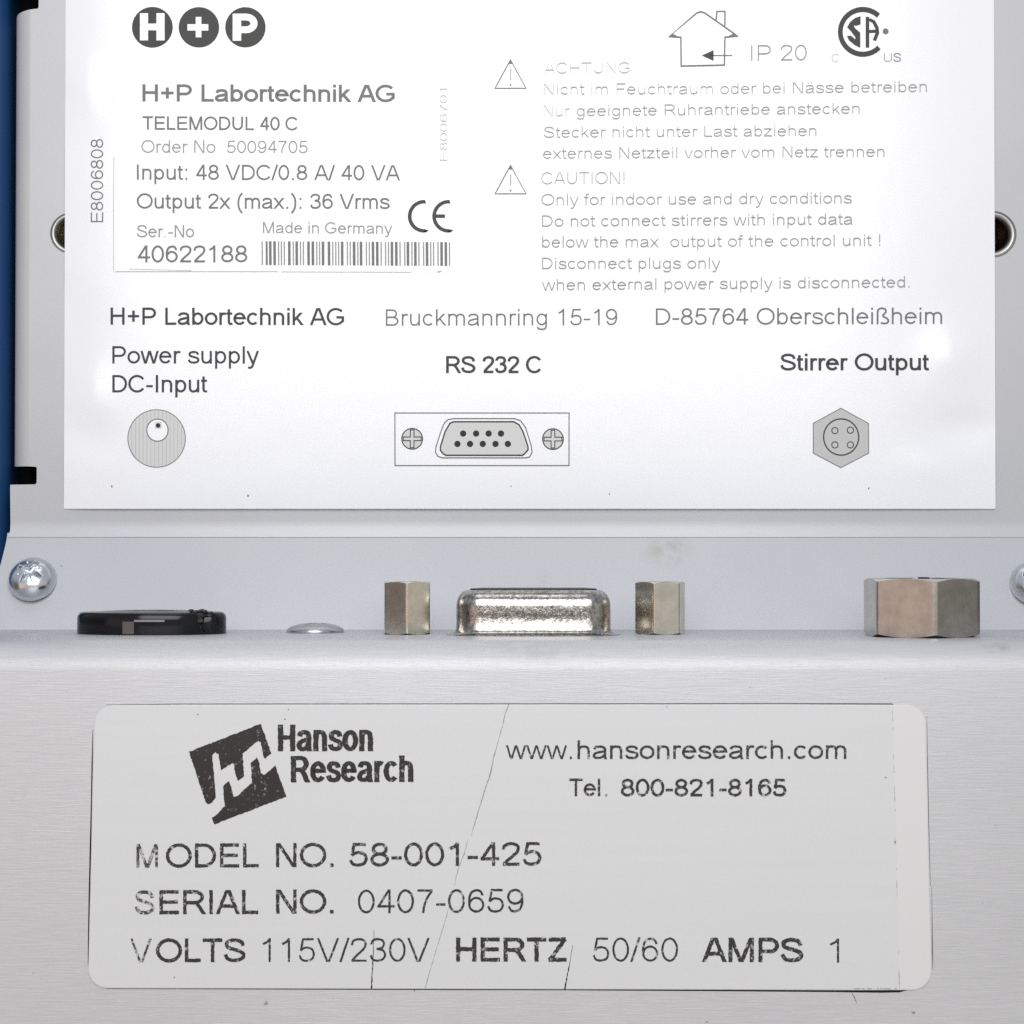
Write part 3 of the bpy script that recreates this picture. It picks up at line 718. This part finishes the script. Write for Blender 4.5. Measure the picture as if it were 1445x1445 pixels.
# maker's round letter marks
mb = MB()
for cx, r in ((215, 28.8), (280.7, 28.6), (346.3, 28.5)): disc(mb, W, cx, 38.5, r, I_dark, .002)
PW = M_paper
stroke(mb, W, [(203.2, 18.6), (203.2, 57)], 11.5, 11.5, PW, .004); stroke(mb, W, [(226.5, 18.6), (226.5, 57)], 11.5, 11.5, PW, .004); stroke(mb, W, [(203, 38), (226, 38)], 8, 9.5, PW, .0045)
stroke(mb, W, [(264.5, 38.6), (294, 38.6)], 9, 9, PW, .004); stroke(mb, W, [(280.2, 23.8), (280.2, 52.6)], 8, 8, PW, .0045)
stroke(mb, W, [(334.3, 19.5), (334.3, 57.5)], 12, 11.5, PW, .004)
stroke(mb, W, [(330, 24)] + [(347 + 11.4 * math.cos(math.radians(a)), 33 + 9 * math.sin(math.radians(a))) for a in range(-90, 91, 12)] + [(332, 42)], 10, 9.6, PW, .0045)
mb.build('letter_marks', sticker, fix=False)
def tri(y):
    mb = MB(); stroke(mb, W, [(720.4, y), (698.6, y + 40.3), (742.3, y + 40.3)], 1.5, 1.7, I_mid, closed=True)
    poly(mb, W, [(720.4, y - 1), (716.8, y + 6), (724, y + 6)], I_mid, .0026)
    stroke(mb, W, [(720.8, y + 12.5), (720.6, y + 28.5)], 1.3, 1.3, I_soft); disc(mb, W, 720.5, y + 35.6, 1.4, I_mid, n=10)
    mb.build('warning_triangle', sticker, fix=False)
tri(84.3); tri(233.2)
mb = MB()
hp = lambda *p: [(690 + a / 3.6125, b / 3.6125) for a, b in p]
stroke(mb, W, hp((1060, 66), (1080, 60), (1100, 66), (1268, 184), (1203, 190), (1200, 332), (980, 337), (978, 190), (917, 187)), 2.0, 2.4, I_mid, closed=True)
stroke(mb, W, hp((1158, 102), (1162, 58), (1203, 58), (1203, 132)), 2, 2, I_mid, .0026)
stroke(mb, W, hp((1240, 283), (1130, 283)), 1.7, 1.7, I_mid, .003); poly(mb, W, hp((1085, 283), (1145, 255), (1145, 310)), I_dark, .003)
poly(mb, W, hp((915, 190), (975, 192), (935, 170)), I_mid, .003); poly(mb, W, hp((1272, 188), (1208, 190), (1250, 168)), I_mid, .003)
mb.build('indoor_symbol', sticker, fix=False)
mb = MB()
cp = lambda *p: [(1165 + a / 12.04, b / 12.04) for a, b in p]
stroke(mb, W, [(1217.6 + 31.8 * math.cos(math.radians(a)), 45 + 31.6 * math.sin(math.radians(a))) for a in range(44, 318, 6)], 6.8, 7.4, I_dark)
poly(mb, W, cp((595, 275), (595, 415), (520, 440), (480, 430), (500, 480), (590, 555), (590, 815), (500, 770), (400, 690), (360, 610), (430, 605), (500, 665), (510, 640), (430, 530), (365, 465), (420, 370), (500, 305)), I_dark)
stroke(mb, W, cp((712, 285), (712, 810)), 5.0, 5, I_dark); stroke(mb, W, cp((740, 330), (820, 370), (872, 470), (880, 560), (830, 690)), 5, 4.4, I_dark, .0024); stroke(mb, W, cp((740, 535), (870, 530)), 4, 4.4, I_dark, .0028)
disc(mb, W, 1249.8, 44.2, 4.2, I_mid, n=20)
text(mb, W, 'C', 1173.6, 1183.8, 88, 12, .9, 1.1, I_faint); text(mb, W, 'U', 1247.4, 1258.6, 87.5, 12, 1.2, 1.2, I_soft); text(mb, W, 'S', 1260.5, 1271.6, 87.5, 13, 1.8, 1.9, I_soft)
mb.build('certification_mark', sticker, fix=False)
# drawings of the sockets
mb = MB(); disc(mb, W, 221, 618.7, 41, I_fill); stroke(mb, W, circ(221, 618.7, 40.6, n=60), 1.2, 1.2, I_mid, .0024, closed=True)
for k in range(14):
    xk = 221 - 38 + 76 * (k + .5) / 14; hk = math.sqrt(max(0, 39.5 ** 2 - (xk - 221) ** 2)); stroke(mb, W, [(xk, 618.7 - hk), (xk, 618.7 + hk)], .7, .7, I_faint, .0022)
disc(mb, W, 222.2, 607, 15.2, M_paper, .0032); stroke(mb, W, circ(222.2, 607, 15, 15.6), 1.5, 1.5, I_mid, .0038, closed=True)
disc(mb, W, 223.1, 600.4, 3.3, I_black, .0042, n=16)
poly(mb, W, [(219, 595.5), (228, 595.5), (228, 605), (219, 605)], I_fill, .0036)
mb.build('power_drawing', sticker, fix=False)
mb = MB()
stroke(mb, W, [(557.2, 582.8), (803, 582.8), (803, 657), (557.4, 657)], 1.5, 1.6, I_mid, closed=True)
for cx, cy in ((581.6, 619.2), (780.3, 619.6)):
    disc(mb, W, cx, cy, 14.6, I_fill); stroke(mb, W, circ(cx, cy, 14.6), 1.6, 1.6, I_dark, .0024, closed=True)
    a, b = 2.6, 12.6
    stroke(mb, W, [(cx + p * 1.0, cy + q) for p, q in ((-a, -b), (a, -b), (a, -a), (b, -a), (b, a), (a, a), (a, b), (-a, b), (-a, a), (-b, a), (-b, -a), (-a, -a))], 1.4, 1.5, I_dark, .0028, closed=True)
dp = lambda *p: [(480 + a / 3.6125, 400 + b / 3.6125) for a, b in p]
outer = dp((550, 694), (580, 689), (890, 689), (920, 700), (945, 735), (975, 830), (978, 862), (966, 884), (945, 889), (520, 889), (497, 880), (486, 860), (488, 835), (515, 750), (532, 710))
inner = dp((560, 712), (580, 705), (885, 705), (912, 720), (932, 755), (957, 830), (958, 848), (940, 868), (930, 876), (540, 876), (525, 868), (511, 850), (512, 830), (535, 755))
poly(mb, W, inner, I_fill, .0022); stroke(mb, W, outer, 1.5, 1.7, I_mid, .0026, closed=True); stroke(mb, W, inner, 2.0, 2.2, I_dark, .003, closed=True)
for x, y in [(627, 765), (693, 765), (757, 765), (820, 765), (598, 818), (662, 818), (727, 818), (792, 818), (855, 818)]: disc(mb, W, 480 + x / 3.6125, 400 + y / 3.6125, 4.5, I_black, .0034, n=18)
mb.build('serial_drawing', sticker, fix=False)
mb = MB()
hexp = [(1045 + a / 3.6125, 400 + b / 3.6125) for a, b in ((511, 636), (652, 713), (653, 865), (511, 939), (371, 865), (371, 713))]
poly(mb, W, hexp, ink('print_hex_fill', .50)); stroke(mb, W, hexp, 1.2, 1.2, I_mid, .0024, closed=True)
stroke(mb, W, circ(1187, 616.7, 24.8, 25.6), 1.9, 2.0, I_dark, .0028, closed=True)
for x, y in ((481, 750), (560, 748), (481, 823), (560, 823)): stroke(mb, W, circ(1045 + x / 3.6125, 400 + y / 3.6125, 4.4, n=18), 1.4, 1.4, I_dark, .0028, closed=True)
mb.build('stirrer_drawing', sticker, fix=False)
for x, y, r in ((157.8, 686.5, 1.1), (350, 699.5, 1.2), (1226, 689, 1.0), (721, 686, .7), (860, 697, .8)):
    mb = MB(); disc(mb, W, x, y, r, M_speck, .002, ry=r * 1.5, n=9); mb.build('ink_speck', sticker, fix=False)

# ================================================================== maker label on the near face
mb = MB(); TH = .014
def rrect(ins):
    c4 = [(133 + ins, 995.2 + ins), (1306.6 - ins, 994.6 + ins), (1314.6 - ins, 1397.2 - ins), (124.6 + ins, 1394.4 - ins)]; r = 27 - ins; out = []
    for i, b in enumerate((180, 270, 0, 90)):
        sxn = (1, -1, -1, 1)[i]; syn = (1, 1, -1, -1)[i]; cx, cy = c4[i][0] + sxn * r, c4[i][1] + syn * r
        out += [(cx + r * math.cos(math.radians(b + 90 * k / 8)), cy + r * math.sin(math.radians(b + 90 * k / 8))) for k in range(9)]
    return out
ro, ri = rrect(0), rrect(1.2)
mb.grid([[N.pt(a, b, .0002) for a, b in ro], [N.pt(a, b, TH * .75) for a, b in ro], [N.pt(a, b, TH) for a, b in ri]], M_lab, closed=True)
mb.face([N.pt(a, b, TH) for a, b in ri], M_lab)
label = mb.build('maker_label', unit, smooth=50)
NL = Plane(N0 + N_n * TH, N_n)
mb = MB()
poly(mb, NL, [(1259.5, 996.6), (1282, 996.6), (1290, 998), (1300, 1005), (1305, 1018), (1312.6, 1372), (1308, 1386), (1298, 1393.5), (1284, 1395.6), (1269.5, 1395.4)], M_lab_rim, .0006)
mb.build('laminate_margin', label, fix=False)
# gap shadow painted as dark strips, with adhesive dirt, round the label edge
mb = MB()
def dl(pts, w, m=M_gap, pl=N, lift=.0012): stroke(mb, pl, pts, w, w, m, lift, seg=40)
def taper(pts, ws, m=M_gap, pl=N, lift=.0012):
    lo, hi = [], []
    for i, (p, w) in enumerate(zip(pts, ws)):
        a, b = pts[max(0, i - 1)], pts[min(len(pts) - 1, i + 1)]; dx, dy = b[0] - a[0], b[1] - a[1]; l = math.hypot(dx, dy)
        nx, ny = -dy / l * w / 2, dx / l * w / 2; lo.append(pl.pt(p[0] - nx, p[1] - ny, lift)); hi.append(pl.pt(p[0] + nx, p[1] + ny, lift))
    mb.grid([lo, hi], m)
taper([(131, 1030), (130, 1080), (129, 1130), (127.6, 1200), (126.4, 1260), (125, 1330), (124.2, 1362)], [.6, 1.8, 1.5, 2.2, 2.6, 2.0, .5])
taper([(1284, 1396.4), (1269, 1398.6), (1245, 1399.2), (1180, 1398.8), (1000, 1397.6), (800, 1396.6), (500, 1396), (330, 1395.6), (150, 1395.3)], [.4, 3.6, 3.4, 2.4, 2.0, 1.6, 1.3, 1.0, .5])
taper([(1314.8, 1250), (1315.4, 1300), (1316, 1345), (1316.4, 1368)], [.3, .9, 1.6, .5], M_shade_dust)
taper([(1308, 1010), (1309, 1080), (1311, 1180), (1313, 1250)], [.4, .9, .9, .5], M_shade_dust)
taper([(150, 994.6), (260, 993.4), (500, 993.2), (800, 993), (1100, 992.8), (1258, 993.4), (1262, 995)], [.6, 1.2, 1.2, 1.3, 1.5, 2.0, .6], M_shade_dust)
taper([(1202, 1401), (1206, 1408), (1209, 1416)], [.7, 1.3, .6], M_shade_dust)
mb.build('label_edge_shadow_dirt', label, fix=False)
# cracks across the film
mb = MB()
def crk(pts, ws, m=M_hair):
    P, Q = [], []                                                  # a crack wanders and changes width
    for (a, b), (c, d) in zip(zip(pts, ws), zip(pts[1:], ws[1:])):
        k = max(1, int(math.dist(a, c) / 3.0))
        for j in range(k):
            t = j / k; P.append((a[0] + (c[0] - a[0]) * t + random.uniform(-.35, .35), a[1] + (c[1] - a[1]) * t)); Q.append((b + (d - b) * t) * random.uniform(.35, 1.15))
    P.append(pts[-1]); Q.append(ws[-1]); taper(P, Q, m, NL, .0024)
crk([(718.5, 993), (713, 1008), (707, 1032), (697, 1068)], [1.8, 1.2, 1.0, .8]); crk([(698, 1062), (692, 1092), (682, 1122), (671, 1158), (665, 1180)], [.8, 1.6, 1.2, 1.3, .4])
crk([(661, 1184), (655, 1205), (646, 1228), (641, 1250)], [.4, 1.1, .9, .3]); crk([(636, 1272), (628, 1300), (612, 1352), (600, 1394)], [.3, .8, .6, 1.0])
mb.build('film_crack', label, fix=False); mb = MB()
crk([(528, 1313), (526.6, 1345), (525, 1380), (524, 1395)], [.5, 1.2, 1.7, 2.0], M_gap)
mb.build('film_crack', label, fix=False); mb = MB()
crk([(808, 1334), (804, 1360), (799, 1385), (797, 1396)], [.5, 1.2, 1.8, 2.0], M_gap)
mb.build('film_crack', label, fix=False); mb = MB()
crk([(941, 995), (941.5, 999)], [1.0, .6])
rnd = random.Random(5); mb.build('film_nick', label, fix=False); mb = MB()
for k in range(18):                                               # dashed edge of the clear laminate
    y0 = 1000 + 392 * rnd.random(); x0 = 1259.5 + (y0 - 996) * 10 / 398; ln = rnd.uniform(2, 11)
    crk([(x0, y0), (x0 + .1, y0 + ln)], [.4, rnd.uniform(.3, .9)])
mb.build('laminate_edge', label, fix=False); mb = MB()
for k in range(22):
    x0 = rnd.uniform(1205, 1266); crk([(x0, 1395.0), (x0 + rnd.uniform(1, 4), 1395.2)], [.9, .6])
mb.build('edge_dash', label, fix=False)  # short dark dashes along the label's lower edge
for x, y, r in ((402, 1015, 1.1), (279, 1008, .9), (246, 1379, .9), (1250, 1097, 1.0), (1263, 1188, 1.1), (407, 1001, .8), (585, 1398, .8), (1263, 1190, .8)):
    mb = MB(); disc(mb, NL, x, y, r, M_shade_dust, .0024, n=9); mb.build('dust_speck', label, fix=False)
mb = MB()
J = .16
Tn = lambda s, x0, x1, yb, cap, wx, wy, m=I_worn, yb1=None, **k: text(mb, NL, s, x0, x1, yb, cap, wx, wy, m, yb1, jit=J, **k)
Tn('M', 192.5, 223, 1224.6, 33.5, 4.2, 4.4, I_worn2); Tn('ODEL', 234, 367.5, 1224.4, 34, 4.8, 4.8, I_worn, 1224); Tn('NO.', 389.5, 470.6, 1223.8, 34, 4.6, 4.8, I_worn, 1223.4)
Tn('58-001-425', 492.4, 764, 1223, 33.5, 4.4, 4.4, I_worn, 1221.6)
Tn('S', 190, 218, 1290.4, 34, 4.6, 4.8, I_worn2); Tn('ERIAL', 225, 366.8, 1290.2, 34, 5.0, 5.0, I_worn, 1289.8); Tn('NO.', 389.5, 470.6, 1289.4, 34, 4.8, 4.8, I_worn, 1289); Tn('0407-0659', 505, 738.6, 1289, 33.5, 3.1, 3.3, I_worn, 1287.6)
Tn('V', 184, 214, 1358, 33.5, 3.2, 3.6, I_worn2); Tn('OLTS', 220, 346.3, 1358, 33.5, 5.0, 5.0, I_worn, 1357.6); Tn('115V/230V', 369.6, 606.2, 1357.4, 33.5, 3.0, 3.0, I_worn, 1357)
Tn('HERTZ', 643.6, 802.5, 1357, 34, 5.9, 5.6); Tn('50/60', 836.3, 956.8, 1357, 34, 3.0, 3.0); Tn('AMPS', 990.4, 1133.4, 1357.4, 34.5, 5.7, 5.6, I_worn, 1358); Tn('1', 1170, 1184, 1358.4, 34, 3.0, 3.0)
Tn('www.', 714, 807, 1071, 26.5, 2.7, 3.0, I_worn, 1071.2); Tn('hansonresearch.com', 815, 1194.4, 1071.2, 26.5, 3.6, 3.4, I_worn, 1071)
Tn('Tel', 801.5, 847, 1123.6, 25, 3.4, 3.6, I_worn); Tn('.', 853.5, 857, 1123.8, 25, 3.2, 3, I_worn); Tn('800-821-8165', 876, 1109.8, 1124, 25, 4.0, 3.8, I_worn, 1124)
mb.build('label_lettering', label, fix=False)
mb = MB()
hr = lambda *p: [(255 + a / 9.031, 1010 + b / 9.031) for a, b in p]
def rag(pts, seg=2.2, amp=.55):
    out = []
    for i, p in enumerate(pts):
        q = pts[(i + 1) % len(pts)]; k = max(1, int(math.dist(p, q) / seg))
        for j in range(k): out.append((p[0] + (q[0] - p[0]) * j / k + random.uniform(-amp, amp), p[1] + (q[1] - p[1]) * j / k + random.uniform(-amp, amp)))
    return out
poly(mb, NL, rag(hr((105, 460), (1020, 102), (1155, 478), (1078, 545), (1050, 510), (1022, 342), (985, 328), (950, 345), (790, 485), (805, 770), (735, 825), (702, 770), (675, 612), (655, 605), (515, 690), (482, 490), (440, 466), (400, 500), (438, 900), (450, 1035), (400, 1105), (345, 1135), (318, 1100))), I_logo, .003)
poly(mb, NL, rag(hr((890, 600), (970, 530), (990, 560), (1020, 730), (1060, 755), (1205, 638), (1345, 1030), (430, 1385), (398, 1305), (470, 1250), (560, 1150), (555, 1080), (540, 890), (618, 832), (640, 900), (675, 1032), (712, 1030), (910, 855))), I_logo, .003)
text(mb, NL, 'Hanson', 392.2, 526.5, 1060.2, 37.6, 7.4, 6.0, I_logo, 1060, jit=.12, lift=.003, xh=80, track=9)
text(mb, NL, 'Research', 410.5, 583.3, 1104.2, 37.4, 7.4, 6.0, I_logo, 1103.4, jit=.12, lift=.003, xh=80, track=9)
mb.build('maker_logo', label, fix=False)
